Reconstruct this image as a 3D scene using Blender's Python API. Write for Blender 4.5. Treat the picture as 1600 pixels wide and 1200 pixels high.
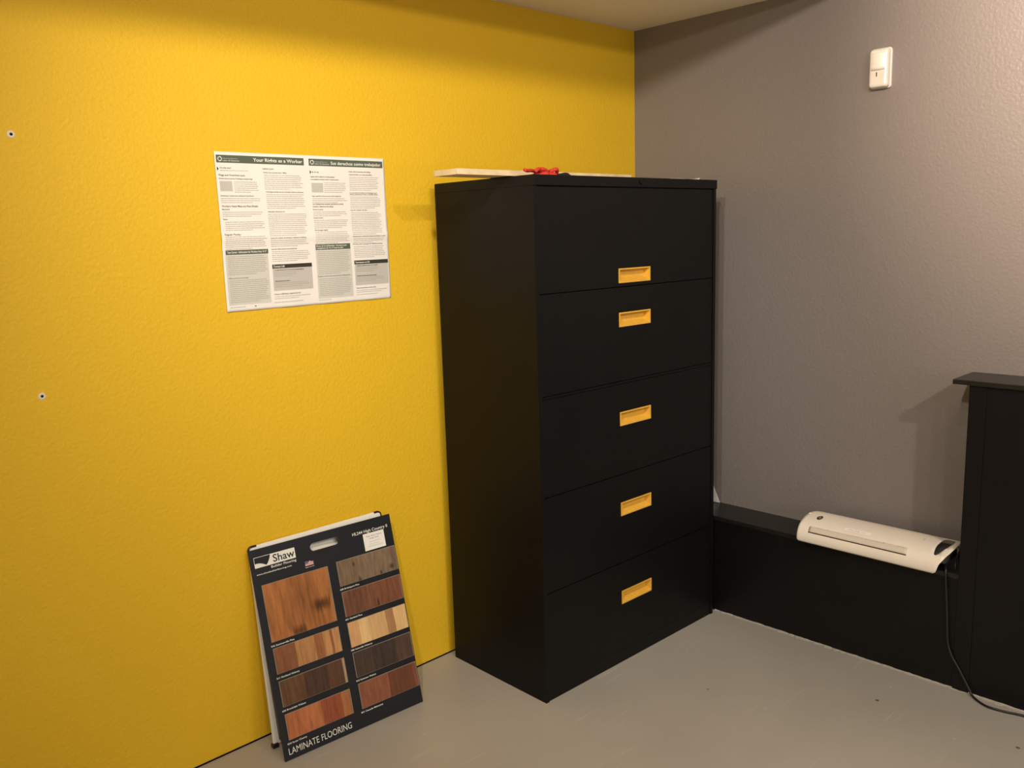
import bpy, bmesh, math, random
from mathutils import Vector, Matrix, geometry
for o in list(bpy.data.objects): bpy.data.objects.remove(o)
random.seed(7)
C = bpy.context.scene.collection
SC = bpy.context.scene

# ------------------------------------------------------------ camera, world, lamps, exposure
cd = bpy.data.cameras.new('camera'); cam = bpy.data.objects.new('camera', cd); C.objects.link(cam)
r_ = Vector((0.71712, -0.69627, -0.03068)); u_ = Vector((0.13987, 0.10065, 0.98504)); f_ = Vector((0.68277, 0.71068, -0.16957))
cam.matrix_world = Matrix(((r_.x, u_.x, -f_.x, -2.92650), (r_.y, u_.y, -f_.y, -2.27925), (r_.z, u_.z, -f_.z, 1.46908), (0, 0, 0, 1)))
cd.sensor_width = 36; cd.lens = 36 * 1363.7 / 1600; cd.clip_start = 0.02
SC.camera = cam
w = bpy.data.worlds.new('world'); SC.world = w; w.use_nodes = True
w.node_tree.nodes['Background'].inputs[0].default_value = (1, .85, .65, 1)
w.node_tree.nodes['Background'].inputs[1].default_value = 0.02
SC.view_settings.view_transform = 'Standard'; SC.view_settings.look = 'None'
SC.view_settings.exposure = 0.09; SC.view_settings.gamma = 1; SC.view_settings.use_curve_mapping = False
LAMPCOL = (1.0, 0.89, 0.77)
WARMCOL = (1.0, 0.79, 0.63)   # the head over the grey wall has a warmer bulb
FILL_GLOW = 2.3   # strength of the added fill glow on the back wall
# track spotlights: position, aim, power, cone, blend, lamp radius, label
LAMPS = [((-2.42, -1.78, 2.45), (-.85, 0, 1.70), 88, 85, 1.0, .05, 'track spotlight on the near track, its middle head'),
         ((-3.04, -1.80, 2.45), (-.66, -.50, .85), 104, 100, 1.0, .035, 'track spotlight on the near track, its left-hand head'),
         ((-2.05, -3.25, 2.45), (-.85, 0, 1.7), 74, 72, 1.0, .035, 'track spotlight on the far track, third head from the grey wall'),
         ((-2.75, -3.25, 2.45), (-1.3, -.3, .5), 42, 90, 1.0, .035, 'track spotlight on the far track, its left-hand head'),
         ((-1.60, -3.25, 2.45), (-.35, -1.5, 0), 105, 82, 1.0, .05, 'track spotlight on the far track aimed low at the floor'),
         ((-1.70, -1.79, 2.45), (0, -2.08, 2.10), 320, 82, 1.0, .05, 'track spotlight on the near track, the head closest to the grey wall')]
for pos, aim, pw, cone, bl, rad, lb in LAMPS:
    ld = bpy.data.lights.new('spot', 'SPOT'); ld.energy = pw; ld.color = WARMCOL if pw > 200 else LAMPCOL; ld.spot_size = math.radians(cone); ld.spot_blend = bl; ld.shadow_soft_size = rad
    lo = bpy.data.objects.new('spot', ld); C.objects.link(lo); lo.location = pos
    lo.rotation_euler = (Vector(aim) - Vector(pos)).to_track_quat('-Z', 'Y').to_euler()

# ------------------------------------------------------------ helpers
def link(name, me, m=None, parent=None):
    o = bpy.data.objects.new(name, me); C.objects.link(o)
    if m is not None: me.materials.append(m)
    if parent is not None: o.parent = parent
    return o
def obj(name, bm, m=None, parent=None, smooth=False):
    me = bpy.data.meshes.new(name); bmesh.ops.recalc_face_normals(bm, faces=bm.faces[:]); bm.to_mesh(me); bm.free()
    if smooth:
        for p in me.polygons: p.use_smooth = True
    return link(name, me, m, parent)
def thing(name, label, cat, mat=None, group=None):
    o = bpy.data.objects.new(name, None); C.objects.link(o); o.empty_display_size = .05
    if mat is not None: o.matrix_world = mat
    o['label'] = label; o['category'] = cat
    if group: o['group'] = group
    return o
def tag(o, label, cat, group=None):
    o['label'] = label; o['category'] = cat
    if group: o['group'] = group
    return o
def struct(name, bm, m, parent=None):
    o = obj(name, bm, m, parent)
    if parent is None: o['kind'] = 'structure'
    return o
def box(bm, x0, x1, y0, y1, z0, z1, bev=0):
    g = bmesh.ops.create_cube(bm, size=1)
    vs = g['verts']
    for v in vs: v.co = Vector((x0 + (v.co.x + .5) * (x1 - x0), y0 + (v.co.y + .5) * (y1 - y0), z0 + (v.co.z + .5) * (z1 - z0)))
    if bev:
        es = list({e for v in vs for e in v.link_edges})
        bmesh.ops.bevel(bm, geom=es, offset=bev, segments=2, affect='EDGES', profile=.6)
    return bm
def B(*a, **k): return box(bmesh.new(), *a, **k)
def quad(bm, pts):
    vs = [bm.verts.new(p) for p in pts]; bm.faces.new(vs); return bm
def slabs(bm, outline, holes, z0, z1, grid=None):
    """flat plate with holes in local xy, from z0 (back) to z1 (front)"""
    pts = []; edges = []
    for loop in [outline] + holes:
        k = len(pts); pts += [Vector(p) for p in loop]
        edges += [(k + i, k + (i + 1) % len(loop)) for i in range(len(loop))]
    r = geometry.delaunay_2d_cdt(pts, edges, [], 0, 1e-6)
    V, Fc = r[0], r[2]
    def inside(p, poly):
        c = False; n = len(poly)
        for i in range(n):
            a, b = poly[i], poly[(i + 1) % n]
            if (a[1] > p[1]) != (b[1] > p[1]) and p[0] < (b[0] - a[0]) * (p[1] - a[1]) / (b[1] - a[1]) + a[0]: c = not c
        return c
    keep = []
    for f in Fc:
        c = sum((V[i] for i in f), Vector((0, 0))) / len(f)
        if inside(c, outline) and not any(inside(c, h) for h in holes): keep.append(f)
    top = [bm.verts.new((v.x, v.y, z1)) for v in V]; bot = [bm.verts.new((v.x, v.y, z0)) for v in V]
    cnt = {}
    for f in keep:
        bm.faces.new([top[i] for i in f]); bm.faces.new([bot[i] for i in reversed(f)])
        for i in range(len(f)):
            a, b = f[i], f[(i + 1) % len(f)]; cnt.setdefault((min(a, b), max(a, b)), []).append((a, b))
    for k, l in cnt.items():
        if len(l) == 1:
            a, b = l[0]; bm.faces.new([top[b], top[a], bot[a], bot[b]])
    for v in list(bm.verts):
        if not v.link_faces: bm.verts.remove(v)
    return bm
def tube(pts, rad, seg=10, sub=6):
    bm = bmesh.new(); P = [Vector(p) for p in pts]; Q = []
    for i in range(len(P) - 1):
        p0 = P[max(i - 1, 0)]; p1 = P[i]; p2 = P[i + 1]; p3 = P[min(i + 2, len(P) - 1)]
        for k in range(sub):
            t = k / sub
            Q.append(.5 * ((2 * p1) + (p2 - p0) * t + (2 * p0 - 5 * p1 + 4 * p2 - p3) * t * t + (3 * p1 - p0 - 3 * p2 + p3) * t ** 3))
    Q.append(P[-1]); rings = []; n = None
    for i, c in enumerate(Q):
        d = (Q[min(i + 1, len(Q) - 1)] - Q[max(i - 1, 0)]).normalized()
        if n is None: n = d.orthogonal().normalized()
        n = (n - d * n.dot(d)).normalized(); b = d.cross(n)
        rings.append([bm.verts.new(c + (n * math.cos(a) + b * math.sin(a)) * rad) for a in [2 * math.pi * k / seg for k in range(seg)]])
    for a, b in zip(rings, rings[1:]):
        for k in range(seg): bm.faces.new([a[k], a[(k + 1) % seg], b[(k + 1) % seg], b[k]])
    bm.faces.new(rings[0][::-1]); bm.faces.new(rings[-1])
    return bm
def lathe(prof, seg=24, axis='z'):
    bm = bmesh.new(); rings = []
    for r, h in prof:
        rings.append([bm.verts.new((r * math.cos(2 * math.pi * k / seg), r * math.sin(2 * math.pi * k / seg), h)) for k in range(seg)])
    for a, b in zip(rings, rings[1:]):
        for k in range(seg): bm.faces.new([a[k], a[(k + 1) % seg], b[(k + 1) % seg], b[k]])
    bm.faces.new(rings[0][::-1]); bm.faces.new(rings[-1])
    return bm
def text(name, s, x, y, z, h, m, parent, width=None, bold=0.0, shear=0.0, fn=None, spacing=1.0):
    """lettering flat in the parent's local xy plane; h = capital height; width = total width"""
    c = bpy.data.curves.new(name, 'FONT'); c.body = s; c.size = 1; c.offset = bold; c.shear = shear; c.resolution_u = 3; c.space_character = spacing
    t = bpy.data.objects.new(name, c); C.objects.link(t)
    dg = bpy.context.evaluated_depsgraph_get(); me = bpy.data.meshes.new_from_object(t.evaluated_get(dg))
    bpy.data.objects.remove(t)
    x0 = min(v.co.x for v in me.vertices); x1 = max(v.co.x for v in me.vertices)
    sy = h / .70; sx = (width / (x1 - x0)) if width else sy
    for v in me.vertices:
        px, py = x + (v.co.x - x0) * sx, y + v.co.y * sy
        v.co = Vector((px, py, z)) if fn is None else fn(px, py, z)
    me.materials.clear()
    return link(name, me, m, parent)

# ------------------------------------------------------------ materials
def mat(name, col, rough=.5, spec=.5, metal=0.0, bump=None, vary=None, emit=None):
    m = bpy.data.materials.new(name); m.use_nodes = True; nt = m.node_tree; N = nt.nodes; L = nt.links
    p = N['Principled BSDF']; p.inputs['Base Color'].default_value = (*col, 1); p.inputs['Roughness'].default_value = rough
    p.inputs['Specular IOR Level'].default_value = spec; p.inputs['Metallic'].default_value = metal
    tc = N.new('ShaderNodeTexCoord')
    if vary:
        sc, amt = vary
        n = N.new('ShaderNodeTexNoise'); n.inputs['Scale'].default_value = sc; n.inputs['Detail'].default_value = 4
        L.new(tc.outputs['Object'], n.inputs['Vector'])
        mr = N.new('ShaderNodeMapRange'); mr.inputs[1].default_value = .3; mr.inputs[2].default_value = .7
        mr.inputs[3].default_value = 1 - amt; mr.inputs[4].default_value = 1 + amt
        L.new(n.outputs[0], mr.inputs[0])
        mx = N.new('ShaderNodeVectorMath'); mx.operation = 'SCALE'; mx.inputs[0].default_value = col
        L.new(mr.outputs[0], mx.inputs['Scale']); L.new(mx.outputs[0], p.inputs['Base Color'])
    if bump:
        sc, dist, st = bump
        n = N.new('ShaderNodeTexNoise'); n.inputs['Scale'].default_value = sc; n.inputs['Detail'].default_value = 2.5
        L.new(tc.outputs['Object'], n.inputs['Vector'])
        b = N.new('ShaderNodeBump'); b.inputs['Distance'].default_value = dist; b.inputs['Strength'].default_value = st
        L.new(n.outputs[0], b.inputs['Height']); L.new(b.outputs[0], p.inputs['Normal'])
    if emit:
        p.inputs['Emission Color'].default_value = (*emit[0], 1); p.inputs['Emission Strength'].default_value = emit[1]
    return m
M = {}
M['yellow'] = mat('yellow_wall_paint', (.76, .475, .019), .58, .3, bump=(95, .0022, .75), vary=(1.1, .02))
M['grey'] = mat('grey_wall_paint', (.225, .199, .184), .36, .55, bump=(105, .0024, .55), vary=(1.3, .02))
M['ceil'] = mat('ceiling_paint', (.92, .88, .80), .8, .3, bump=(70, .002, .5))
M['white'] = mat('plain_wall_paint', (.55, .50, .44), .8, .3, bump=(80, .002, .4))
M['black'] = mat('black_trim_paint', (.0045, .0042, .0045), .42, .28, bump=(28, .0015, .35), vary=(6, .2))
M['ledge'] = mat('black_ledge_paint', (.012, .011, .010), .33, .5, bump=(28, .0015, .35), vary=(6, .2))
M['cab'] = mat('black_cabinet_enamel', (.0042, .0041, .0040), .46, .2, bump=(260, .0006, .5), vary=(5, .12))
M['cabedge'] = mat('black_cabinet_edge', (.006, .006, .006), .5, .3)
M['gap'] = mat('dark_gap', (.004, .003, .002), .8, .1)
M['handle'] = mat('yellow_handle_paint', (.72, .41, .05), .45, .4, vary=(60, .05))
M['paper'] = mat('poster_paper', (.83, .80, .74), .75, .25)
M['pgrey'] = mat('poster_grey_print', (.62, .61, .55), .75, .2)
M['pgrey2'] = mat('poster_box_print', (.53, .51, .46), .75, .2)
M['pgreen'] = mat('poster_green_print', (.10, .125, .09), .7, .2)
M['pink'] = mat('poster_black_print', (.045, .040, .032), .7, .2)
M['pbody'] = mat('poster_body_ink', (.50, .47, .43), .7, .2)
M['pink2'] = mat('poster_box_ink', (.42, .40, .35), .7, .2)
M['phead'] = mat('poster_heading_ink', (.15, .135, .115), .7, .2)
M['white_ink'] = mat('white_ink', (.80, .78, .70), .6, .3)
M['board'] = mat('navy_card', (.011, .012, .0155), .42, .4, vary=(9, .15))
M['boardwhite'] = mat('white_card', (.94, .91, .80), .6, .3, vary=(14, .04))
M['boardgrey'] = mat('grey_card', (.12, .115, .10), .6, .3)  # grey card darkened, the shadow inside the fold put into its colour
M['clip'] = mat('black_metal_corner', (.03, .028, .025), .25, .6, metal=.6)
M['pale'] = mat('pale_swatch_edge', (.27, .23, .185), .5, .3)
M['plank'] = mat('raw_pine', (.70, .55, .33), .65, .3, vary=(22, .14))
M['lam'] = mat('cream_plastic', (.88, .80, .68), .42, .45, vary=(8, .02))
M['lampanel'] = mat('cream_plastic_panel', (.68, .61, .50), .5, .4)
M['darkplastic'] = mat('dark_grey_plastic', (.055, .055, .055), .4, .4)
M['slot'] = mat('brown_slot', (.045, .032, .02), .6, .2)
M['rubber'] = mat('black_rubber', (.012, .012, .013), .32, .5)
M['sensor'] = mat('white_plastic', (.78, .72, .64), .28, .5)
M['lens'] = mat('white_lens_plastic', (.86, .82, .73), .35, .5)
M['sheet'] = mat('white_sheet', (.74, .74, .70), .7, .3)
M['sticker'] = mat('white_sticker', (.95, .90, .86), .6, .3)
M['red'] = mat('red_cloth', (.58, .05, .035), .85, .2, bump=(300, .001, .6))
M['blackcloth'] = mat('black_cloth', (.015, .015, .015), .85, .2, bump=(300, .001, .6))
M['anchor'] = mat('cream_anchor_plastic', (.78, .68, .50), .5, .4)
M['steel'] = mat('lock_steel', (.10, .10, .10), .3, .5, metal=.8)

def floor_mat():
    m = mat('grey_painted_concrete', (.31, .29, .255), .38, .45, bump=(30, .0012, .35)); nt = m.node_tree; N = nt.nodes; L = nt.links
    p = N['Principled BSDF']; tc = N.new('ShaderNodeTexCoord')
    n = N.new('ShaderNodeTexNoise'); n.inputs['Scale'].default_value = 1.6; n.inputs['Detail'].default_value = 6; L.new(tc.outputs['Object'], n.inputs['Vector'])
    cr = N.new('ShaderNodeValToRGB'); e = cr.color_ramp.elements
    e[0].position = .35; e[0].color = (.385, .355, .310, 1); e[1].position = .7; e[1].color = (.445, .415, .360, 1)
    L.new(n.outputs[0], cr.inputs[0])
    # pale scuffs: long thin scratches, broken by a coarse noise
    mp = N.new('ShaderNodeMapping'); mp.inputs['Rotation'].default_value = (0, 0, math.radians(-52)); mp.inputs['Scale'].default_value = (1.2, 26, 1)
    L.new(tc.outputs['Object'], mp.inputs[0])
    s = N.new('ShaderNodeTexNoise'); s.inputs['Scale'].default_value = 1.7; s.inputs['Detail'].default_value = 3; L.new(mp.outputs[0], s.inputs['Vector'])
    mr = N.new('ShaderNodeMapRange'); mr.inputs[1].default_value = .60; mr.inputs[2].default_value = .68; L.new(s.outputs[0], mr.inputs[0])
    c2 = N.new('ShaderNodeTexNoise'); c2.inputs['Scale'].default_value = 5; L.new(tc.outputs['Object'], c2.inputs['Vector'])
    m2 = N.new('ShaderNodeMapRange'); m2.inputs[1].default_value = .5; m2.inputs[2].default_value = .62; L.new(c2.outputs[0], m2.inputs[0])
    mu = N.new('ShaderNodeMath'); mu.operation = 'MULTIPLY'; L.new(mr.outputs[0], mu.inputs[0]); L.new(m2.outputs[0], mu.inputs[1])
    # specks
    v = N.new('ShaderNodeTexVoronoi'); v.inputs['Scale'].default_value = 7; L.new(tc.outputs['Object'], v.inputs['Vector'])
    lt = N.new('ShaderNodeMath'); lt.operation = 'LESS_THAN'; lt.inputs[1].default_value = .035; L.new(v.outputs[0], lt.inputs[0])
    mx = N.new('ShaderNodeMixRGB'); mx.inputs[2].default_value = (.46, .43, .36, 1); L.new(mu.outputs[0], mx.inputs[0]); L.new(cr.outputs[0], mx.inputs[1])
    mk = N.new('ShaderNodeMixRGB'); mk.inputs[2].default_value = (.48, .46, .40, 1); L.new(lt.outputs[0], mk.inputs[0]); L.new(mx.outputs[0], mk.inputs[1])
    v2 = N.new('ShaderNodeTexVoronoi'); v2.inputs['Scale'].default_value = 5.3; L.new(tc.outputs['Object'], v2.inputs['Vector'])
    l2 = N.new('ShaderNodeMath'); l2.operation = 'LESS_THAN'; l2.inputs[1].default_value = .03; L.new(v2.outputs[0], l2.inputs[0])
    mz = N.new('ShaderNodeMixRGB'); mz.inputs[2].default_value = (.12, .10, .08, 1); L.new(l2.outputs[0], mz.inputs[0]); L.new(mk.outputs[0], mz.inputs[1])
    L.new(mz.outputs[0], p.inputs['Base Color'])
    return m
M['floor'] = floor_mat()

def wood(name, x0, w, boards, streak=.25, knots=(), y0=0, scale=40, ragged=0.0):
    """boards: [(start fraction, colour)] side by side along local x; grain runs along local y; knots: (x, y, radius, darkness, aspect)"""
    m = bpy.data.materials.new(name); m.use_nodes = True; nt = m.node_tree; N = nt.nodes; L = nt.links
    p = N['Principled BSDF']; p.inputs['Roughness'].default_value = .38; p.inputs['Specular IOR Level'].default_value = .4
    tc = N.new('ShaderNodeTexCoord'); sx = N.new('ShaderNodeSeparateXYZ'); L.new(tc.outputs['Object'], sx.inputs[0])
    # wavy grain
    mp = N.new('ShaderNodeMapping'); mp.inputs['Scale'].default_value = (scale * 3, scale * .35, 1); L.new(tc.outputs['Object'], mp.inputs[0])
    n = N.new('ShaderNodeTexNoise'); n.inputs['Scale'].default_value = 1; n.inputs['Detail'].default_value = 5; n.inputs['Distortion'].default_value = .8
    L.new(mp.outputs[0], n.inputs['Vector'])
    wv = N.new('ShaderNodeTexNoise'); wv.inputs['Scale'].default_value = 14; L.new(tc.outputs['Object'], wv.inputs['Vector'])
    a = N.new('ShaderNodeMath'); a.operation = 'SUBTRACT'; a.inputs[1].default_value = x0; L.new(sx.outputs[0], a.inputs[0])
    d = N.new('ShaderNodeMath'); d.operation = 'DIVIDE'; d.inputs[1].default_value = w; L.new(a.outputs[0], d.inputs[0])
    ad = N.new('ShaderNodeMath'); ad.operation = 'MULTIPLY_ADD'; ad.inputs[1].default_value = ragged; L.new(wv.outputs[0], ad.inputs[0]); L.new(d.outputs[0], ad.inputs[2])
    cr = N.new('ShaderNodeValToRGB'); cr.color_ramp.interpolation = 'CONSTANT'; el = cr.color_ramp.elements
    el[0].position = 0; el[0].color = (*boards[0][1], 1)
    while len(el) > 1: el.remove(el[-1])
    el[0].color = (*boards[0][1], 1)
    for s, c in boards[1:]:
        k = el.new(s); k.color = (*c, 1)
    L.new(ad.outputs[0], cr.inputs[0])
    mr = N.new('ShaderNodeMapRange'); mr.inputs[1].default_value = .3; mr.inputs[2].default_value = .7; mr.inputs[3].default_value = 1 - streak; mr.inputs[4].default_value = 1 + streak
    L.new(n.outputs[0], mr.inputs[0])
    mx = N.new('ShaderNodeVectorMath'); mx.operation = 'SCALE'; L.new(cr.outputs[0], mx.inputs[0]); L.new(mr.outputs[0], mx.inputs['Scale'])
    out = mx.outputs[0]
    for (kx, ky, kr, dk, asp) in knots:
        s1 = N.new('ShaderNodeVectorMath'); s1.operation = 'SUBTRACT'; s1.inputs[1].default_value = (kx, ky, 0); L.new(tc.outputs['Object'], s1.inputs[0])
        s2 = N.new('ShaderNodeVectorMath'); s2.operation = 'MULTIPLY'; s2.inputs[1].default_value = (1, asp, 0); L.new(s1.outputs[0], s2.inputs[0])
        ln = N.new('ShaderNodeVectorMath'); ln.operation = 'LENGTH'; L.new(s2.outputs[0], ln.inputs[0])
        nz = N.new('ShaderNodeMath'); nz.operation = 'MULTIPLY_ADD'; nz.inputs[1].default_value = kr * 1.2; L.new(n.outputs[0], nz.inputs[0]); L.new(ln.outputs['Value'], nz.inputs[2])
        k2 = N.new('ShaderNodeMapRange'); k2.interpolation_type = 'SMOOTHSTEP'; k2.inputs[1].default_value = kr * .8; k2.inputs[2].default_value = kr * 2.3; k2.inputs[3].default_value = dk; k2.inputs[4].default_value = 1
        L.new(nz.outputs[0], k2.inputs[0])
        m3 = N.new('ShaderNodeVectorMath'); m3.operation = 'SCALE'; L.new(out, m3.inputs[0]); L.new(k2.outputs[0], m3.inputs['Scale']); out = m3.outputs[0]
    L.new(out, p.inputs['Base Color'])
    return m

# ------------------------------------------------------------ the room
XL, YB, ZC, ZH = -5.6, -5.6, 2.2503, 2.62
struct('floor', B(XL - .1, .1, YB - .1, .1, -.1, 0), M['floor'])
struct('wall_yellow', B(XL - .1, .1, 0, .1, 0, ZH), M['yellow'])
struct('wall_grey', B(0, .1, YB, 0, 0, ZH), M['grey'])
struct('wall_left', B(XL - .1, XL, YB, 0, 0, ZH), M['white'])
struct('wall_back', B(XL - .1, .1, YB - .1, YB, 0, ZH), M['white'])
struct('ceiling', B(XL - .1, .1, YB - .1, .1, ZH, ZH + .1), M['ceil'])
struct('ceiling_soffit', B(XL, 0, -.98, 0, ZC, ZH), M['ceil'])
fillp = struct('window_1', B(-4.9, -.7, YB, YB + .03, .75, 2.25), M['sensor'])  # added glowing panel behind the camera, lifts the fill light in the room
bm = bmesh.new()
for k in range(4): quad(bm, [(-4.85 + k * 1.04, YB + .032, .80), (-3.88 + k * 1.04, YB + .032, .80), (-3.88 + k * 1.04, YB + .032, 2.20), (-4.85 + k * 1.04, YB + .032, 2.20)])
bm.normal_update()
obj('pane', bm, mat('bright_pane', (.8, .8, .8), .2, .5, emit=((1, .95, .90), FILL_GLOW)), fillp)
# dark strip for the open joint between the yellow wall and the floor
struct('baseboard_yellow', B(XL, -.158, -.0025, 0, 0, .004), M['gap'])
# low black boxed-out wall with a ledge
KX = -.158
kw = struct('trim_1', B(KX, 0, -1.379, 0, 0, .366), M['black'])
struct('ledge', B(KX - .003, 0, -1.379, 0, .366, .382, bev=.002), M['ledge'], kw)
pt = struct('trim_2', B(KX, 0, YB, -1.379, 0, .981), M['black'])
struct('corner_board', B(KX - .004, KX, -1.425, -1.377, 0, .981, bev=.0015), M['black'], pt)
struct('cap', B(KX - .012, 0, YB, -1.331, .981, .996, bev=.002), M['ledge'], pt)
# uneven bead of floor paint against the black wall
bm = bmesh.new(); pv = None; y = -.50
while y > -2.4:
    wd = .004 + .006 * random.random() + (.008 if random.random() < .12 else 0)
    cur = [bm.verts.new((KX - .0005, y, .0035 + .002 * random.random())), bm.verts.new((KX - wd, y, .0004))]
    if pv: bm.faces.new([pv[0], pv[1], cur[1], cur[0]])
    pv = cur; y -= .012
struct('trim_3', bm, M['floor'])

# ------------------------------------------------------------ ceiling lamps
for (pos, aim, pw, cone, bl, rad, lb), lo in zip(LAMPS, [o for o in bpy.data.objects if o.type == 'LIGHT']):
    Mt = Matrix.Translation(pos) @ (Vector(aim) - Vector(pos)).to_track_quat('-Z', 'Y').to_matrix().to_4x4()
    t = thing('track_spotlight', lb, 'spotlight', Mt)
    bm = bmesh.new(); n = 28; P = [(.050, -.002), (.050, .012), (.046, .09), (.020, .115), (.017, .108), (.042, .085), (.047, .012), (.048, -.002)]
    R = [[bm.verts.new((r * math.cos(2 * math.pi * k / n), r * math.sin(2 * math.pi * k / n), h + .012)) for k in range(n)] for r, h in P]
    for a, b in zip(R, R[1:] + R[:1]):
        for k in range(n): bm.faces.new([a[k], a[(k + 1) % n], b[(k + 1) % n], b[k]])
    obj('housing', bm, M['sensor'], t, True)
    top = Mt.inverted() @ Vector((pos[0], pos[1], ZH - .03)); back = Vector((0, 0, .115))
    obj('arm', tube([back, back.lerp(top, .5), top], .007, 10, 3), M['sensor'], t)
for y in (-1.79, -3.25):
    struct('ceiling_track', B(-3.4, -.7, y - .017, y + .017, ZH - .03, ZH), M['sensor'])

# ------------------------------------------------------------ filing cabinet (local x right, y back, z up)
TH = -.0171; W, D, H = .914, .4513, 1.6347
Mc = Matrix.Translation((-1.1030, -.4934, 0)) @ Matrix.Rotation(TH, 4, 'Z')
cab = thing('filing_cabinet', 'tall black five-drawer lateral filing cabinet with yellow recessed handles', 'filing cabinet', Mc)
bm = bmesh.new()
box(bm, 0, W, .024, D, .0, H - .031)                    # carcass
box(bm, 0, .0145, 0, .024, 0, H - .031); box(bm, W - .0145, W, 0, .024, 0, H - .031)   # front posts
box(bm, .0145, W - .0145, .0031, .024, 0, .0472)
obj('carcass', bm, M['cab'], cab)
obj('top_panel', B(-.001, W + .001, -.004, D + .001, H - .031, H, bev=.0025), M['cab'], cab)
obj('divider', B(.0145, W - .0145, .0015, .024, .9745, .982), M['cab'], cab)
lk = lathe([(.008, 0), (.008, .003), (.006, .004)], 20); bmesh.ops.rotate(lk, verts=lk.verts, matrix=Matrix.Rotation(math.pi / 2, 3, 'X')); bmesh.ops.translate(lk, verts=lk.verts, vec=(.485, -.004, H - .014))
obj('lock', lk, M['cab'], cab)
HX0, HX1, HH = .3765, .5375, .0465
for (z0, z1, zt) in [(1.2915, 1.6015, 1.349), (.984, 1.2885, 1.2075), (.6695, .9725, .8800), (.3605, .6665, .5710), (.0480, .3575, .2580)]:
    bm = bmesh.new()
    slabs(bm, [(.0165, z0), (W - .0165, z0), (W - .0165, z1), (.0165, z1)], [[(HX0 + .002, zt - HH + .002), (HX1 - .002, zt - HH + .002), (HX1 - .002, zt - .002), (HX0 + .002, zt - .002)]], -.022, -.003)
    for v in bm.verts: v.co = Vector((v.co.x, -v.co.z, v.co.y))
    dr = obj('drawer', bm, M['cab'], cab)
    bm = bmesh.new()
    # handle: rim, sloping inner walls, back
    o_ = [(HX0, zt - HH), (HX1, zt - HH), (HX1, zt), (HX0, zt)]; r = .0042
    i_ = [(HX0 + r, zt - HH + r), (HX1 - r, zt - HH + r), (HX1 - r, zt - r), (HX0 + r, zt - r)]
    b_ = [(HX0 + r + .002, zt - HH + r + .012), (HX1 - r - .004, zt - HH + r + .012), (HX1 - r - .004, zt - r), (HX0 + r + .002, zt - r)]
    def ring(P, yy): return [bm.verts.new((x, yy, z)) for x, z in P]
    R0 = ring(o_, .004); R1 = ring(o_, .0008); R2 = ring(i_, .0008); R3 = ring(b_, .0235)
    for a, b in ((R0, R1), (R1, R2), (R2, R3)):
        for k in range(4): bm.faces.new([a[k], a[(k + 1) % 4], b[(k + 1) % 4], b[k]])
    bm.faces.new(R3)
    obj('handle', bm, M['handle'], dr)

# ------------------------------------------------------------ things on the cabinet
pl = B(-1.307, -.535, -.402, -.300, 1.6360, 1.6520, bev=.0008)
tag(obj('plank', pl, M['plank']), 'raw pine board lying on the cabinet top, sticking out past its left side', 'board')
# a crumpled cloth, red with a black cuff
def crumple(cx, cy, z, rx, ry, h, seed, rot=0):
    rnd = random.Random(seed); bm = bmesh.new(); n = 26; g = []
    ph = [(rnd.uniform(0, 6.28), rnd.uniform(2, 7), rnd.uniform(2, 7)) for _ in range(7)]
    for i in range(n + 1):
        row = []
        for j in range(n + 1):
            a, b = i / n * 2 - 1, j / n * 2 - 1
            sx = a * math.sqrt(1 - b * b / 2); sy = b * math.sqrt(1 - a * a / 2); rr = math.hypot(sx, sy)
            wob = 1 + .16 * math.sin(3 * math.atan2(sy, sx) + ph[0][0]) + .1 * math.sin(7 * math.atan2(sy, sx) + ph[1][0])
            f = sum(math.sin(p[1] * a + p[2] * b + p[0]) for p in ph) / 7
            zz = max(0, (1 - rr ** 2)) ** .6 * h * (.62 + .6 * f)
            X, Y = sx * rx * wob, sy * ry * wob; c, s = math.cos(rot), math.sin(rot)
            row.append(bm.verts.new((cx + X * c - Y * s, cy + X * s + Y * c, z + max(zz, .0006))))
        g.append(row)
    for i in range(n):
        for j in range(n): bm.faces.new([g[i][j], g[i + 1][j], g[i + 1][j + 1], g[i][j + 1]])
    r = bmesh.ops.extrude_face_region(bm, geom=bm.faces[:]); 
    for v in [q for q in r['geom'] if isinstance(q, bmesh.types.BMVert)]: v.co.z = max(z, v.co.z - .002)
    return bm
bm = crumple(-1.000, -.440, H + .0005, .052, .030, .022, 11, .1)
me_ = bpy.data.meshes.new('tmp')
for pts, rad in (([(-1.035, -.445, H + .010), (-1.065, -.452, H + .014), (-1.092, -.462, H + .012), (-1.112, -.470, H + .013)], .0052), ([(-1.03, -.455, H + .012), (-1.052, -.468, H + .017), (-1.072, -.474, H + .010)], .006), ([(-1.00, -.455, H + .012), (-1.03, -.462, H + .0185), (-1.055, -.45, H + .012)], .0055), ([(-.985, -.45, H + .014), (-.962, -.455, H + .020), (-.950, -.445, H + .012)], .006)):
    tb = tube(pts, rad, 8, 4); tb.to_mesh(me_); tb.free(); bm.from_mesh(me_)
bpy.data.meshes.remove(me_)
rg = tag(obj('work_glove', bm, M['red'], None, True), 'crumpled red work glove lying at the front left corner of the cabinet top', 'glove')
obj('cuff', crumple(-.930, -.450, H + .0005, .038, .024, .014, 9, .2), M['blackcloth'], rg, True)
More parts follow.
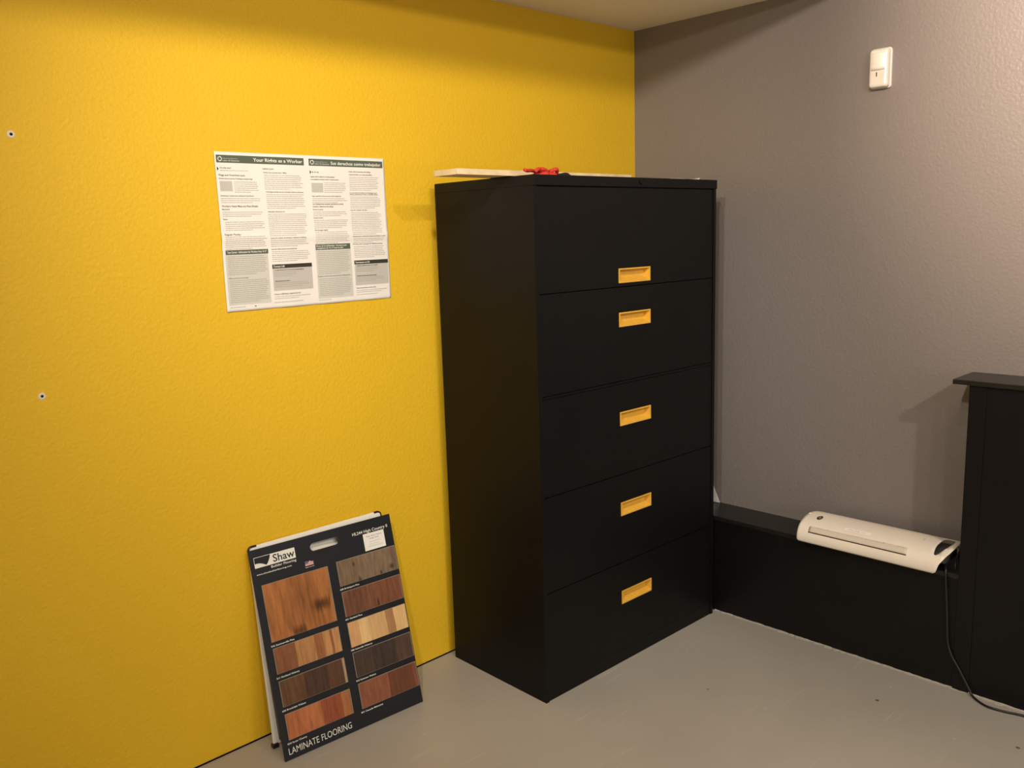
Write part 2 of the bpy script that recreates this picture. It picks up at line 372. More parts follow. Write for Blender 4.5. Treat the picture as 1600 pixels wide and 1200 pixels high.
# paper sheet with a curled corner
bm = bmesh.new(); g = []
for i in range(25):
    row = []
    for j in range(9):
        a, b = i / 24, j / 8
        x = -.50 + .27 * a; yy = -.47 + .20 * b
        curl = max(0, a - .93) / .07
        z = H + .0012 + .0035 * (1 - abs(2 * a - 1)) + .0085 * curl ** 2 * (1 - .5 * b)
        row.append(bm.verts.new((x, yy, z)))
    g.append(row)
for i in range(24):
    for j in range(8): bm.faces.new([g[i][j], g[i + 1][j], g[i + 1][j + 1], g[i][j + 1]])
o = obj('paper_sheet', bm, M['sheet'], None, True); sm = o.modifiers.new('s', 'SOLIDIFY'); sm.thickness = .0006
tag(o, 'thin white paper sheet with a curled corner on the right of the cabinet top', 'paper')
# white card behind the cabinet
bm = bmesh.new(); quad(bm, [(-.030, -.200, .384), (-.013, -.425, .384), (-.004, -.325, .584), (-.021, -.100, .584)])
o = obj('card', bm, M['sheet']); sm = o.modifiers.new('s', 'SOLIDIFY'); sm.thickness = .0012; sm.offset = 0
tag(o, 'white card corner peeking out from behind the cabinet, leaning on the black ledge', 'card')

# ------------------------------------------------------------ wall anchors
for z, x, lb in ((1.729, -2.304, 'small pale plastic screw anchor in the yellow wall, the upper one'), (1.118, -2.307, 'small pale plastic screw anchor in the yellow wall, the lower one')):
    t = thing('wall_anchor', lb, 'wall anchor', Matrix.Translation((x, 0, z)) @ Matrix.Rotation(math.pi / 2, 4, 'X'), 'empty screw anchors in the yellow wall')
    bm = bmesh.new(); n = 24
    P = [(.0033, -.001), (.0033, .0016), (.0068, .0018), (.0088, .0002)]
    rings = [[bm.verts.new((r * math.cos(2 * math.pi * k / n), r * math.sin(2 * math.pi * k / n), h)) for k in range(n)] for r, h in P]
    for a, b in zip(rings, rings[1:]):
        for k in range(n): bm.faces.new([a[k], a[(k + 1) % n], b[(k + 1) % n], b[k]])
    obj('collar', bm, M['anchor'], t, True)
    obj('bore', lathe([(.0034, .0001), (.0034, .0008)], 16), M['gap'], t)

# ------------------------------------------------------------ motion sensor on the grey wall (local x = +y towards corner flipped, z up)
t = thing('motion_sensor', 'white plastic motion sensor high up on the grey wall', 'motion sensor', Matrix.Translation((0, -1.005, 1.895)))
def rrect(bm, x, y0, y1, z0, z1, r, n=6):
    out = []
    for cy, cz, a0 in ((y1 - r, z1 - r, 0), (y0 + r, z1 - r, 90), (y0 + r, z0 + r, 180), (y1 - r, z0 + r, 270)):
        for k in range(n + 1):
            a = math.radians(a0 + 90 * k / n); out.append(bm.verts.new((x, cy + r * math.cos(a), cz + r * math.sin(a))))
    return out
def loft(secs):
    bm = bmesh.new(); R = [rrect(bm, *s) for s in secs]
    for a, b in zip(R, R[1:]):
        n = len(a)
        for k in range(n): bm.faces.new([a[k], a[(k + 1) % n], b[(k + 1) % n], b[k]])
    bm.faces.new(R[-1]); bm.faces.new(R[0][::-1]); return bm
obj('back_plate', loft([(0, -.033, .033, 0, .124, .008), (-.008, -.034, .034, 0, .125, .009), (-.010, -.032, .032, .002, .123, .008)]), M['sensor'], t)
bm = loft([(-.010, -.031, .031, .002, .122, .008), (-.024, -.030, .030, .002, .121, .009), (-.030, -.027, .027, .005, .117, .008), (-.032, -.022, .022, .010, .112, .006)])
obj('cover', bm, M['sensor'], t, False)
bm = bmesh.new(); g = []
for i in range(13):
    a = -1 + 2 * i / 12
    g.append([bm.verts.new((-.0335 - .0045 * (1 - a * a), a * .0225, z)) for z in (.056, .066, .085, .100, .1085)])
for i in range(12):
    for j in range(4): bm.faces.new([g[i][j], g[i + 1][j], g[i + 1][j + 1], g[i][j + 1]])
for j in (0, 4):
    vs = [g[i][j] for i in range(13)]; e = [bm.verts.new((-.031, .0225, g[0][j].co.z)), bm.verts.new((-.031, -.0225, g[0][j].co.z))]; bm.faces.new(vs + e)
obj('lens', bm, M['lens'], t, True)
bm = B(-.0335, -.031, .0020, .0048, .036, .049); obj('indicator', bm, M['slot'], t)

# ------------------------------------------------------------ poster
PX0, PX1, PZ0, PZ1 = -1.8195, -1.2625, 1.280, 1.711; PW, PH = PX1 - PX0, PZ1 - PZ0
po = thing('poster', 'white two-language worker rights poster with green headers, taped on the yellow wall', 'poster', Matrix.Translation((PX0, -.002, PZ0)) @ Matrix.Rotation(math.pi / 2, 4, 'X'))
def pdef(x, y, z):
    u, v = x / PW, y / PH
    s = abs(u - .5) * 2
    d = .002 * math.sin(u * math.pi * 4) ** 2 + .0025 * (1 - min(1, abs(u - .5) * 14)) * 0 + .003 * math.exp(-((v - .46) / .03) ** 2) + .004 * max(0, u - .93) / .07 * math.exp(-((v - .55) / .2) ** 2) + .003 * max(0, .06 - u) / .06
    bx = .0035 * math.exp(-((v - .62) / .25) ** 2) * (u - .5) * -1
    return Vector((x + bx + .001 * math.sin(v * 9) * u, y, z + d))
bm = bmesh.new(); nx, ny = 80, 64
g = [[bm.verts.new(pdef(PW * i / nx, PH * j / ny, 0)) for j in range(ny + 1)] for i in range(nx + 1)]
for i in range(nx):
    for j in range(ny): bm.faces.new([g[i][j], g[i + 1][j], g[i + 1][j + 1], g[i][j + 1]])
o = obj('paper', bm, M['paper'], po, True)
for p in o.data.polygons: p.use_smooth = True
sm = o.modifiers.new('s', 'SOLIDIFY'); sm.thickness = .0004; sm.offset = 0
def patch(bm, u0, v0, u1, v1, lift):
    n = max(1, int((u1 - u0) * 80)); k = max(1, int((v1 - v0) * 64)); G = []
    for i in range(n + 1):
        G.append([bm.verts.new(pdef(PW * (u0 + (u1 - u0) * i / n), PH * (1 - (v0 + (v1 - v0) * j / k)), lift)) for j in range(k + 1)])
    for i in range(n):
        for j in range(k): bm.faces.new([G[i][j], G[i + 1][j], G[i + 1][j + 1], G[i][j + 1]])
def patches(name, lst, m, lift=.0006):
    bm = bmesh.new()
    for a in lst: patch(bm, *a, lift)
    return obj(name, bm, m, po, True)
patches('title_bar', [(.008, .020, .490, .067)], M['pgreen']); patches('title_bar', [(.519, .021, .988, .067)], M['pgreen'])
patches('section_bar', [(.016, .610, .249, .639)], M['pgreen']); patches('section_bar', [(.527, .592, .746, .630)], M['pgreen'])
patches('contact_bar', [(.265, .714, .497, .740)], M['pink']); patches('contact_bar', [(.764, .715, .990, .742)], M['pink'])
patches('tinted_box', [(.013, .6395, .246, .960)], M['pgrey']); patches('tinted_box', [(.525, .6305, .747, .964)], M['pgrey'])
patches('contact_box', [(.265, .7405, .496, .888)], M['pgrey2']); patches('contact_box', [(.765, .7425, .988, .891)], M['pgrey2'])
patches('picture_box', [(.016, .180, .081, .242)], M['pgrey2']); patches('picture_box', [(.527, .180, .595, .243)], M['pgrey2'])
def ptext(s, u, v, h, m, width=None, bold=0.0, lift=.0012, name='lettering'):
    return text(name, s, PW * u, PH * (1 - v), lift, h * PH, m, po, width * PW if width else None, bold, fn=pdef)
ptext('Your Rights as a Worker', .203, .0535, .021, M['white_ink'], .277, .02, name='title')
ptext('Sus derechos como trabajador', .650, .0555, .020, M['white_ink'], .325, .02, name='title')
for u in (.016, .527):
    bm = bmesh.new(); n = 28; cx, cy = PW * (u + .011), PH * (1 - .044)
    for k in range(n):
        if k % 9 == 8: continue
        a, b = 2 * math.pi * k / n, 2 * math.pi * (k + 1) / n
        bm.faces.new([bm.verts.new(pdef(cx + r * math.cos(t_), cy + r * math.sin(t_), .0012)) for r, t_ in ((.0042, a), (.0064, a), (.0064, b), (.0042, b))])
    obj('emblem', bm, M['white_ink'], po)
    ptext('Washington State Department of', u + .026, .043, .006, M['pgrey'], .078, .0)
    ptext('Labor & Industries', u + .026, .058, .010, M['pgrey'], .086, .01)
    bm = bmesh.new(); bm.faces.new([bm.verts.new(pdef(PW * a, PH * (1 - b), .0012)) for a, b in ((u - .008, .092), (u + .001, .105), (u - .008, .118))]) if u < .1 else bm.faces.new([bm.verts.new(pdef(PW * a, PH * (1 - b), .0012)) for a, b in ((u - .006, .096), (u + .003, .109), (u - .006, .122))])
    obj('arrow', bm, M['pink'], po)
HEAD = [("It's the law!", .024, .103, .010, .058), ('Wage and Overtime Laws', .011, .148, .011, .140), ('Workers must be paid the Washington minimum wage', .011, .168, .008, .180),
        ('Overtime pay is required when working more than 40 hours', .013, .274, .008, .178), ('Workers Need Meal and Rest Breaks', .014, .340, .011, .196), ('Meal period', .015, .358, .008, .040), ('Breaks', .017, .420, .008, .022), ('Regular Payday', .018, .517, .011, .085),
        ('What are the hours for teens?', .022, .792, .008, .105),
        ('Leave Laws', .252, .101, .010, .060), ('Family Care Act and Leave - FMLA', .255, .124, .008, .128), ('Washington family laws for domestic violence victims are', .260, .247, .008, .215), ('Washington family leave act', .262, .374, .008, .095), ('Leave for victims of domestic violence or stalking', .266, .545, .008, .205), ('Leave for military spouses during deployment', .268, .617, .008, .145), ('Human trafficking is against the law', .265, .914, .009, .152),
        ('Es la ley', .534, .112, .009, .042), ('Leyes sobre salarios y horas extras', .523, .143, .010, .145), ('Los trabajadores deben recibir el salario minimo', .523, .160, .008, .172), ('Pago requerido de horas extras cuando trabaja mas', .526, .271, .008, .178), ('Los trabajadores necesitan periodos de comida', .527, .325, .010, .190), ('comida y descansos de trabajo', .527, .342, .010, .125), ('Periodo de comida', .527, .361, .008, .060), ('Descansos breves', .528, .417, .008, .055), ('Dia de pago regular', .530, .500, .009, .080), ('Cuales son las horas y horarios para adolescentes', .528, .815, .008, .205),
        ('Leyes sobre ausencias del trabajo', .762, .122 - .02, .009, .140), ('Ausencia familiar y por enfermedad FMLA', .762, .122, .008, .150), ('Ley de ausencia familiar de Washington para', .762, .247, .008, .180), ('padres y personas que cuidan a un familiar enfermo', .763, .258, .008, .185), ('Ley de cuidado familiar', .763, .366, .008, .108), ('Ausencia para victimas de violencia domestica o acoso', .764, .549, .008, .215), ('Permiso para conyuges de militares durante', .765, .603, .008, .195), ('Trata de personas es contra la ley', .766, .914, .009, .130)]
for s, u, v, h, wd in HEAD: ptext(s, u, v, h, M['phead'], wd, .012, name='heading')
for s, u, v, h, wd in [('Teen Corner - Information for Workers Ages 14-17', .023, .630, .012, .215), ('Rincon de los adolescentes - Informacion para', .532, .608, .010, .190), ('trabajadores de 14 a 17 anos de edad', .532, .623, .010, .165), ('Contact L&I', .271, .733, .013, .062), ('Comuniquese con L&I', .770, .734, .012, .092)]:
    ptext(s, u, v, h, M['white_ink'], wd, .02)
def body(u0, u1, v0, v1, m, step=.0125, name='print', last=.6, th=.0042):
    bm = bmesh.new(); v = v0; rr = random.Random(int(u0 * 1000 + v0 * 7919))
    while v < v1:
        u = u0; e = u1 - rr.random() * .02 if v + step < v1 else u0 + (u1 - u0) * (last + rr.random() * .2)
        while u < e - .004:
            wl = min(e - u, .004 + rr.random() * .016)
            patch(bm, u, v, u + wl, v + th, .0011); u += wl + .0022
        v += step
    return bm
BODY = [(.024, .225, .112, .117), (.090, .228, .182, .256), (.013, .235, .285, .318), (.016, .240, .370, .400), (.026, .245, .432, .490), (.019, .245, .525, .600),
        (.256, .480, .135, .232), (.260, .485, .258, .355), (.263, .488, .385, .528), (.266, .490, .555, .600), (.268, .492, .628, .700),
        (.600, .748, .176, .250), (.527, .748, .282, .312), (.528, .750, .372, .402), (.529, .752, .428, .485), (.530, .748, .508, .585),
        (.763, .960, .134, .230), (.764, .965, .270, .350), (.765, .968, .378, .530), (.767, .975, .560, .590), (.768, .980, .615, .700),
        (.024, .240, .650, .772), (.024, .240, .802, .945), (.534, .742, .642, .800), (.534, .742, .828, .950),
        (.275, .410, .752, .800), (.275, .480, .835, .868), (.775, .930, .752, .800), (.775, .970, .835, .868), (.266, .480, .925, .950), (.766, .980, .925, .945), (.262, .490, .962, .972), (.766, .985, .955, .965), (.018, .130, .972, .975), (.527, .640, .972, .975)]
for (a, b, c, d) in BODY:
    dk = M['pbody'] if c < .64 or (c > .9) or (a < .3 and a > .26 and c < .7) or (a > .76 and c < .7) else M['pink2']
    obj('print', body(a, b, c, d, dk), dk, po)
for a in ((.275, .450, .750, .760), (.275, .36, .822, .824), (.775, .93, .750, .760), (.775, .92, .822, .824), (.15, .16, .972, .975)):
    obj('print', body(*a, M['phead'], th=.0055, last=.9), M['phead'], po)

# ------------------------------------------------------------ flooring sample board
ux = Vector((math.cos(-.0634), math.sin(-.0634), 0)); nn = Vector((-math.sin(-.0634), math.cos(-.0634), 0))
vv = nn * math.sin(.2323) + Vector((0, 0, 1)) * math.cos(.2323); zz = ux.cross(vv)
BW, BH = .4769, .6107
Mb = Matrix(((ux.x, vv.x, zz.x, -1.839), (ux.y, vv.y, zz.y, -.1645), (ux.z, vv.z, zz.z, .0012), (0, 0, 0, 1)))
sb = thing('flooring_sample_board', 'black display board of laminate flooring samples leaning against the yellow wall', 'sample board', Mb)
def cap(x0, x1, y, r, n=8):
    pts = []
    for cx, a0 in ((x1 - r, -90), (x0 + r, 90)):
        for k in range(n + 1):
            a = math.radians(a0 + 180 * k / n); pts.append((cx + r * math.cos(a), y + r * math.sin(a)))
    return pts
bm = bmesh.new()
slabs(bm, [(0, 0), (BW, 0), (BW, BH), (0, BH)], [cap(.398 * BW, .603 * BW, .9385 * BH, .0118)], -.004, 0)
obj('front_panel', bm, M['board'], sb)
# rear panel and fold, in world space then carried into the board's frame
Mi = Mb.inverted()
def inb(bm):
    for v in bm.verts: v.co = Mi @ v.co
    return bm
bm = bmesh.new()
prof = [(-.072, .004), (-.012, .603)]
rp = []
r = .012
for (x, z) in ((-1.832, .603), (-1.362, .600), (-1.345, .016), (-1.832, .014)):
    rp.append((x, z))
def backp(x, z, off=0.0):
    t_ = (z - .0) / .603; return Vector((x, -.074 + .062 * t_ + off, z))
out = []
for (cx, cz, a0) in ((-1.362 - .010, .597 - .010, 0), (-1.824 + .012, .603 - .012, 90)):
    rr = .012
    for k in range(7):
        a = math.radians(a0 + 90 * k / 6); out.append((cx + rr * math.cos(a), cz + rr * math.sin(a)))
out += [(-1.826, .010), (-1.348, .010)]
F = [bm.verts.new(backp(x, z, -.003)) for x, z in out]; K = [bm.verts.new(backp(x, z, .001)) for x, z in out]
bm.faces.new(F); bm.faces.new(K[::-1])
for k in range(len(F)): bm.faces.new([F[k], K[k], K[(k + 1) % len(F)], F[(k + 1) % len(F)]])
obj('rear_panel', inb(bm), M['boardwhite'], sb)
# folded side gusset between the rear and front panels on the left
bm = bmesh.new(); n = 12; rows = []
for i in range(n + 1):
    t_ = i / n; z = .022 + .560 * t_
    a = backp(-1.8075 - .0165 * t_, z, -.0035)
    fl = Mb @ Vector((.004, z / math.cos(.2323), -.005))
    mid = (a + fl) / 2 + Vector((.012 * (1 - t_), 0, 0))
    rows.append([bm.verts.new(a), bm.verts.new(a.lerp(mid, .35)), bm.verts.new(mid), bm.verts.new(fl)])
for a, b in zip(rows, rows[1:]):
    for k in range(3): bm.faces.new([a[k], a[k + 1], b[k + 1], b[k]])
o = obj('side_fold', inb(bm), M['boardgrey'], sb, True); sm = o.modifiers.new('s', 'SOLIDIFY'); sm.thickness = .002
# small dark metal corners of the rear panel
for (x, z, sx) in ((-1.824, .603, 1), (-1.362, .597, -1)):
    bm = bmesh.new(); pts = []
    rr = .012; cx = x + sx * rr * (1 if sx > 0 else 10 / 12); cz = z - rr
    cx = (-1.812 if sx > 0 else -1.372); cz = (.591 if sx > 0 else .587)
    arc = [(cx - sx * (rr + .0012) * math.cos(math.radians(a)), cz + (rr + .0012) * math.sin(math.radians(a))) for a in range(0, 91, 15)]
    arc = [(arc[0][0], arc[0][1] - .012)] + arc + [(arc[-1][0] + sx * .014, arc[-1][1])]
    inn = [(cx - sx * (rr - .003) * math.cos(math.radians(a)), cz + (rr - .003) * math.sin(math.radians(a))) for a in range(0, 91, 15)]
    inn = [(inn[0][0], inn[0][1] - .012)] + inn + [(inn[-1][0] + sx * .014, inn[-1][1])]
    for off0, off1 in ((-.0045, .0015),):
        A = [bm.verts.new(backp(*p, off0)) for p in arc]; A2 = [bm.verts.new(backp(*p, off1)) for p in arc]
        I = [bm.verts.new(backp(*p, off0)) for p in inn]
        for k in range(len(A) - 1):
            bm.faces.new([A[k], A[k + 1], I[k + 1], I[k]]); bm.faces.new([A[k], A2[k], A2[k + 1], A[k + 1]])
    obj('metal_corner', inb(bm), M['clip'], sb, True)
bm = bmesh.new(); box(bm, -1.831, -1.812, -.083, -.068, .002, .014, bev=.002)
obj('metal_corner', inb(bm), M['clip'], sb)
# swatches
def sw(u0, u1, v0, v1, m):
    x0, x1, y0, y1 = u0 * BW, u1 * BW, v0 * BH, v1 * BH
    s = obj('sample', B(x0, x1, y0, y1, 0, .0035, bev=.0008), M['pale'], sb)
    bm = bmesh.new(); quad(bm, [(x0 + .0016, y0 + .001, .0037), (x1 - .0022, y0 + .001, .0037), (x1 - .0022, y1 - .0012, .0037), (x0 + .0016, y1 - .0012, .0037)])
    obj('wood_face', bm, m, s)
LX0, LX1, RX0, RX1 = .0435, .4895, .5520, .9925
def WL(nm, boards, **k): return wood(nm, LX0 * BW, (LX1 - LX0) * BW, boards, **k)
def WR(nm, boards, **k): return wood(nm, RX0 * BW, (RX1 - RX0) * BW, boards, **k)
sw(LX0, LX1, .555, .8285, WL('orange_pine', [(0, (.40, .150, .040)), (.36, (.37, .140, .040)), (.95, (.34, .15, .05))], streak=.28, scale=26, knots=[(.405 * BW, .660 * BH, .026, .25, 1.5), (.235 * BW, .566 * BH, .017, .25, 1.0), (.30 * BW, .70 * BH, .05, .72, .5)]))
sw(LX0, LX1, .403, .526, WL('striped_hickory', [(0, (.235, .090, .038)), (.33, (.42, .20, .075)), (.62, (.30, .115, .045)), (.75, (.50, .25, .095)), (.86, (.30, .12, .04)), (.90, (.50, .25, .10))], streak=.22, ragged=.03))
sw(LX0, LX1, .246, .3695, WL('dark_walnut', [(0, (.120, .058, .026)), (.36, (.070, .033, .021)), (.72, (.105, .047, .024)), (.955, (.45, .31, .18))], streak=.25))
sw(LX0, LX1, .090, .2125, WL('red_cherry', [(0, (.42, .135, .05)), (.30, (.43, .15, .055)), (.55, (.29, .075, .032)), (.86, (.36, .14, .05))], streak=.24, ragged=.03))
sw(RX0, RX1, .709, .835, WR('grey_pine', [(0, (.19, .125, .072)), (.33, (.205, .14, .085)), (.9, (.16, .105, .07))], streak=.25, knots=[(.945 * BW, .735 * BH, .008, .3, 1.1), (.70 * BW, .712 * BH, .005, .25, .4), (.67 * BW, .80 * BH, .004, .4, .8), (.86 * BW, .715 * BH, .004, .3, .5)]))
sw(RX0, RX1, .555, .6805, WR('brown_pine', [(0, (.175, .072, .038)), (.5, (.18, .07, .035))], streak=.30, knots=[(.80 * BW, .575 * BH, .0035, .25, .25), (.64 * BW, .60 * BH, .03, .8, .4)], ragged=.03))
sw(RX0, RX1, .3995, .5255, WR('pale_hickory', [(0, (.62, .34, .15)), (.20, (.72, .48, .22)), (.36, (.62, .38, .165)), (.66, (.38, .20, .085)), (.80, (.70, .45, .20))], streak=.12, ragged=.05))
sw(RX0, RX1, .248, .374, WR('black_walnut', [(0, (.062, .040, .028)), (.32, (.052, .034, .025)), (.72, (.085, .048, .035))], streak=.25))
sw(RX0, RX1, .090, .2175, WR('mahogany', [(0, (.245, .088, .045)), (.50, (.140, .050, .026)), (.93, (.20, .07, .04))], streak=.22))
def btext(s, u, v, h, width=None, bold=0.0, m=None, name='lettering', z=.0009, shear=0.0):
    return text(name, s, u * BW, v * BH, z, h, m or M['white_ink'], sb, width * BW if width else None, bold, shear)
# logo
x0, x1, y0, y1 = .026 * BW, .294 * BW, .912 * BH, .9625 * BH
bm = bmesh.new(); quad(bm, [(x0, y0, .0006), (x1, y0, .0006), (x1, y1, .0006), (x0, y1, .0006)]); lg = obj('logo', bm, M['white_ink'], sb)
bm = bmesh.new(); e = .0012
P = [(x0 + e, y1 - e)]
P = [(x0 + e, y0 + .0125)] + [(x0 + e + (.100 * BW - x0 - e) * k / 8, y0 + .0125 - .0095 * (k / 8) ** 1.8 + .0015 * math.sin(k / 8 * math.pi)) for k in range(1, 9)] + [(.140 * BW - .004 - .0135 * (1 - k / 6) ** 1.5 * 1.0, y0 + .003 + (y1 - y0 - .003 - e) * k / 6) for k in range(1, 7)] + [(x0 + e, y1 - e)]
bm.faces.new([bm.verts.new((a, b, .0008)) for a, b in P]); obj('logo_field', bm, M['board'], lg)
text('logo_lettering', 'Shaw', .146 * BW, .921 * BH, .0010, .0215, M['board'], lg, .142 * BW, .012)
# small serifs on the capital and stems
btext('Builder Flooring', .127, .896, .0070, .166, .01)
btext('www.shawbuilderflooring.com', .028, .8775, .0045, .228, .012)
btext('HL244 High Country II', .701, .937, .0092, .266, .008)
btext('LAMINATE FLOORING', .032, .0235, .0190, .430, -.004)
for s, u, v, wd in [('596 Summerville Pine', .038, .5335, .152), ('511 Richland Hickory', .037, .381, .150), ('650 Brookdale Walnut', .035, .2255, .156), ('830 Sugar Cherry', .032, .0705, .128),
                    ('658 Bridgeport Pine', .548, .6905, .140), ('651 Fairfield Pine', .548, .5385, .122), ('188 Asheville Hickory', .549, .383, .157), ('953 Parkview Walnut', .546, .2285, .146), ('801 Cascade Mahogany', .542, .0705, .163)]:
    btext(s, u, v, .0047, wd, .018, name='caption')
# price sticker
stc = obj('sticker', B(.776 * BW, .934 * BW, .844 * BH, .931 * BH, 0, .0006), M['paper'], sb)
for s, u, v, h, wd in (('Floor Store Home', .797, .912, .0045, .115), ('Design Center', .820, .900, .0040, .072)):
    text('lettering', s, u * BW, v * BH, .0012, h, M['phead'], stc, wd * BW)
bm = bmesh.new()
for (a, b, c) in ((.815, .895, .884), (.815, .885, .872), (.800, .915, .861)): quad(bm, [(a * BW, c * BH, .0010), (b * BW, c * BH, .0010), (b * BW, c * BH + .002, .0010), (a * BW, c * BH + .002, .0010)])
obj('print', bm, M['pgrey'], stc)
# small flag made in the colours of the print
mr_ = mat('flag_red_print', (.55, .17, .15), .6, .3); mb_ = mat('flag_blue_print', (.12, .13, .22), .6, .3)
bm = bmesh.new(); fx, fy = .345 * BW, .857 * BH; fw, fh = .058 * BW, .024 * BH
n = 12; up = [(fx + fw * k / n, fy + fh * (.78 + .22 * math.sin(k * 1.1)) * (1 if k < 9 else .82)) for k in range(n + 1)]
bm.faces.new([bm.verts.new((a, b, .0006)) for a, b in [(fx, fy), (fx + fw, fy)] + up[::-1]]); fl = obj('flag', bm, mr_, sb)
bm = bmesh.new()
for k in range(3): quad(bm, [(fx + .001, fy + fh * (.10 + .25 * k), .0008), (fx + fw - .001, fy + fh * (.10 + .25 * k), .0008), (fx + fw - .001, fy + fh * (.19 + .25 * k), .0008), (fx + .001, fy + fh * (.19 + .25 * k), .0008)])
obj('stripes', bm, M['white_ink'], fl)
bm = bmesh.new(); quad(bm, [(fx, fy + fh * .42, .0010), (fx + fw * .38, fy + fh * .42, .0010), (fx + fw * .38, fy + fh * .95, .0010), (fx, fy + fh * .95, .0010)]); obj('canton', bm, mb_, fl)
btext('Made in the USA', .345, .848, .0026, .060, .01)

# ------------------------------------------------------------ laminator on the ledge
lam = thing('laminator', 'cream laminating machine resting on the black ledge, its power cord hanging down', 'laminator', Matrix.Translation((-.10, -1.09, .382)))
Mo = Vector((.10, 1.09, -.382))
LP = [(-.205, .384), (-.207, .400), (-.201, .420), (-.184, .438), (-.155, .450), (-.12, .456), (-.085, .457), (-.055, .452)]
# dense smooth profile by arc length
DP = []
for i in range(len(LP) - 1):
    p0 = Vector(LP[max(i - 1, 0)]); p1 = Vector(LP[i]); p2 = Vector(LP[i + 1]); p3 = Vector(LP[min(i + 2, len(LP) - 1)])
    for k in range(6):
        t_ = k / 6; DP.append(.5 * ((2 * p1) + (p2 - p0) * t_ + (2 * p0 - 5 * p1 + 4 * p2 - p3) * t_ * t_ + (3 * p1 - p0 - 3 * p2 + p3) * t_ ** 3))
DP.append(Vector(LP[-1])); DS = [0]
for a, b in zip(DP, DP[1:]): DS.append(DS[-1] + (b - a).length)
def lsurf(y, s, off=0.0):
    s = max(0, min(DS[-1] - 1e-6, s)); i = 0
    while DS[i + 1] < s: i += 1
    k = (s - DS[i]) / (DS[i + 1] - DS[i]); p = DP[i].lerp(DP[i + 1], k); d = (DP[i + 1] - DP[i]).normalized()
    n = Vector((-d.y, d.x))
    return Vector((p.x + n.x * off, y, p.y + n.y * off)) + Mo
def lsheet(outline, holes=(), off=0.0, step=.008):
    pts = []; edges = []
    def dens(loop):
        o = []
        for a, b in zip(loop, loop[1:] + loop[:1]):
            d = math.dist(a, b); n = max(1, int(d / step))
            o += [(a[0] + (b[0] - a[0]) * k / n, a[1] + (b[1] - a[1]) * k / n) for k in range(n)]
        return o
    loops = [dens(list(outline))] + [dens(list(h)) for h in holes]
    for l in loops:
        k = len(pts); pts += [Vector(p) for p in l]; edges += [(k + i, k + (i + 1) % len(l)) for i in range(len(l))]
    def inside(p, poly):
        c = False; n = len(poly)
        for i in range(n):
            a, b = poly[i], poly[(i + 1) % n]
            if (a[1] > p[1]) != (b[1] > p[1]) and p[0] < (b[0] - a[0]) * (p[1] - a[1]) / (b[1] - a[1]) + a[0]: c = not c
        return c
    ys = [p[0] for p in loops[0]]; ss = [p[1] for p in loops[0]]
    ss_ = min(ss)
    while ss_ < max(ss):
        y_ = min(ys)
        while y_ < max(ys):
            if inside((y_, ss_), loops[0]) and not any(inside((y_, ss_), h) for h in loops[1:]): pts.append(Vector((y_, ss_)))
            y_ += .012
        ss_ += .005
    r = geometry.delaunay_2d_cdt(pts, edges, [], 0, 1e-6); bm = bmesh.new()
    vs = [bm.verts.new(lsurf(v.x, v.y, off)) for v in r[0]]
    for f in r[2]:
        c = sum((r[0][i] for i in f), Vector((0, 0))) / len(f)
        if inside(c, loops[0]) and not any(inside(c, h) for h in loops[1:]): bm.faces.new([vs[i] for i in f])
    for v in list(bm.verts):
        if not v.link_faces: bm.verts.remove(v)
    return bm
SM = DS[-1]
outl = [(-.866, 0.0), (-.861, .004), (-.8588, .010), (-.8585, .03), (-.8575, .05), (-.855, .09), (-.853, .13), (-.855, .165), (-.862, .185), (-.875, SM),
        (-1.338, SM), (-1.346, .188), (-1.352, .170), (-1.3545, .150), (-1.3555, .140), (-1.3555, .115), (-1.3512, .0823), (-1.341, .0508), (-1.3315, .0319), (-1.3275, .0160), (-1.3240, .006), (-1.316, 0)]
hole = [(-1.3125, .0595), (-1.3085, .0640), (-1.3060, .0756), (-1.3030, .095), (-1.3020, .115), (-1.3030, .150), (-1.306, .174), (-1.313, .184), (-1.3280, .184), (-1.3380, .172), (-1.3400, .145), (-1.3360, .1130), (-1.3280, .0850), (-1.3215, .0670), (-1.3165, .0605)]
o = obj('shell', lsheet(outl, [hole]), M['lam'], lam, True); sm = o.modifiers.new('s', 'SOLIDIFY'); sm.thickness = .0024; sm.offset = 0
bmesh_n = None
# lower body and feet
bm = bmesh.new(); box(bm, -.190, -.045, -1.300, -.868, .3855, .428, bev=.004); bmesh.ops.translate(bm, verts=bm.verts, vec=Mo)
obj('base', bm, M['darkplastic'], lam)
bm = bmesh.new(); box(bm, -.165, -.060, -1.338, -1.285, .405, .434, bev=.008); bmesh.ops.translate(bm, verts=bm.verts, vec=Mo)
obj('control_recess', bm, M['darkplastic'], lam)
for y_ in (-.90, -1.28):
    for x_ in (-.145, -.06):
        bm = B(x_ - .008, x_ + .008, y_ - .008, y_ + .008, .382, .3858); bmesh.ops.translate(bm, verts=bm.verts, vec=Mo); obj('foot', bm, M['rubber'], lam)
o = obj('feed_tray_panel', lsheet([(-.8985, .0395), (-.8965, .0570), (-.8995, .0600), (-1.2240, .0625), (-1.2290, .0600), (-1.2313, .0395)], off=.0018), M['lampanel'], lam, True)
sm = o.modifiers.new('s', 'SOLIDIFY'); sm.thickness = .0010; sm.offset = 0
obj('slot', lsheet([(-.8985, .0362), (-.8985, .0396), (-1.2313, .0396), (-1.2313, .0362)], off=.0020), M['slot'], lam, True)
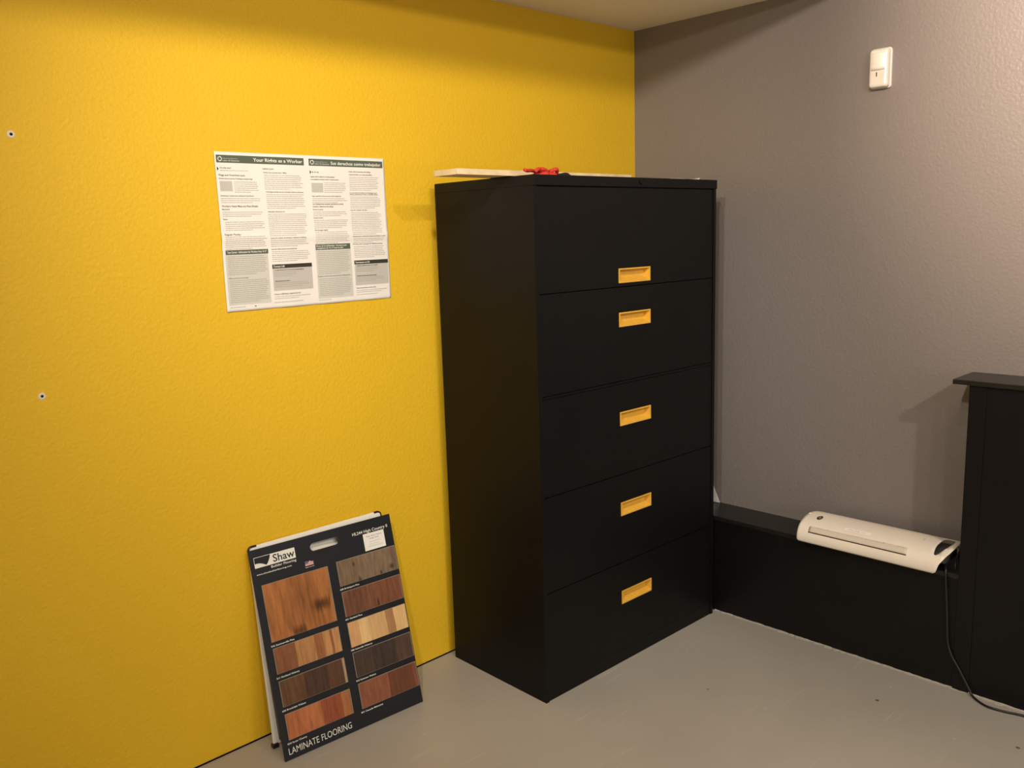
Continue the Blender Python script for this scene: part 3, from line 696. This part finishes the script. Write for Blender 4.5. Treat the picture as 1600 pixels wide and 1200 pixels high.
o = obj('sticker', lsheet([(-1.0101, .0925), (-1.1000, .0925), (-1.1000, .0775), (-1.0101, .0775)], off=.0020), M['sticker'], lam, True)
bm = bmesh.new()
def ltext(s, y, s0, h, wdt, m, name='lettering'):
    def fn(px, py, z): return lsurf(-px, py, .0025)
    return text(name, s, -y, s0, 0, h, m, lam, wdt, .0, fn=fn)
ltext('Office Only  Hot', -1.022, .0815, .0055, .062, M['pbody'])
def oval(cy, cs, ry, rs, off, m, name):
    return obj(name, lsheet([(cy + ry * math.cos(a) , cs + rs * math.sin(a)) for a in [2 * math.pi * k / 20 for k in range(20)]], off=off, step=.02), m, lam, True)
oval(-.9055, .1175, .0095, .0160, .0018, M['slot'], 'badge')
oval(-.9055, .1175, .0032, .0062, .0022, M['lampanel'], 'badge_ring'); oval(-.9055, .1175, .0016, .0034, .0026, M['slot'], 'badge_centre')
oval(-1.2560, .1290, .0025, .0090, .0018, M['lampanel'], 'indicator')
c_ = [(-.09, -1.296, .405), (-.13, -1.325, .400), (-.155, -1.337, .393), (-.166, -1.341, .375), (-.167, -1.346, .320), (-.165, -1.352, .24), (-.165, -1.358, .158), (-.168, -1.372, .115), (-.166, -1.397, .074), (-.168, -1.425, .028), (-.174, -1.442, .0055), (-.196, -1.470, .0045), (-.208, -1.500, .0045), (-.203, -1.545, .0045), (-.190, -1.600, .0045), (-.185, -1.75, .0045)]
bm = tube(c_, .0035, 10, 8); bmesh.ops.translate(bm, verts=bm.verts, vec=Mo); obj('power_cord', bm, M['rubber'], lam, True)
# black power adapter and loose cord wedged between laminator and partition
pa = thing('power_adapter', 'black power adapter with a bundled cord tucked between laminator and tall black partition', 'power adapter', Matrix.Translation((-.028, -1.358, .382)))
bm = B(-.025, .026, -.0, .019, 0, .046, bev=.004); obj('body', bm, M['rubber'], pa)
bm = tube([(-.02, -.01, .044), (-.045, .0, .060), (-.075, .008, .035), (-.095, .004, .010), (-.104, -.004, -.03), (-.106, -.014, -.045), (-.105, -.020, -.02), (-.09, -.015, .012), (-.06, -.012, .03)], .0033, 10, 8); obj('cord', bm, M['rubber'], pa, True)
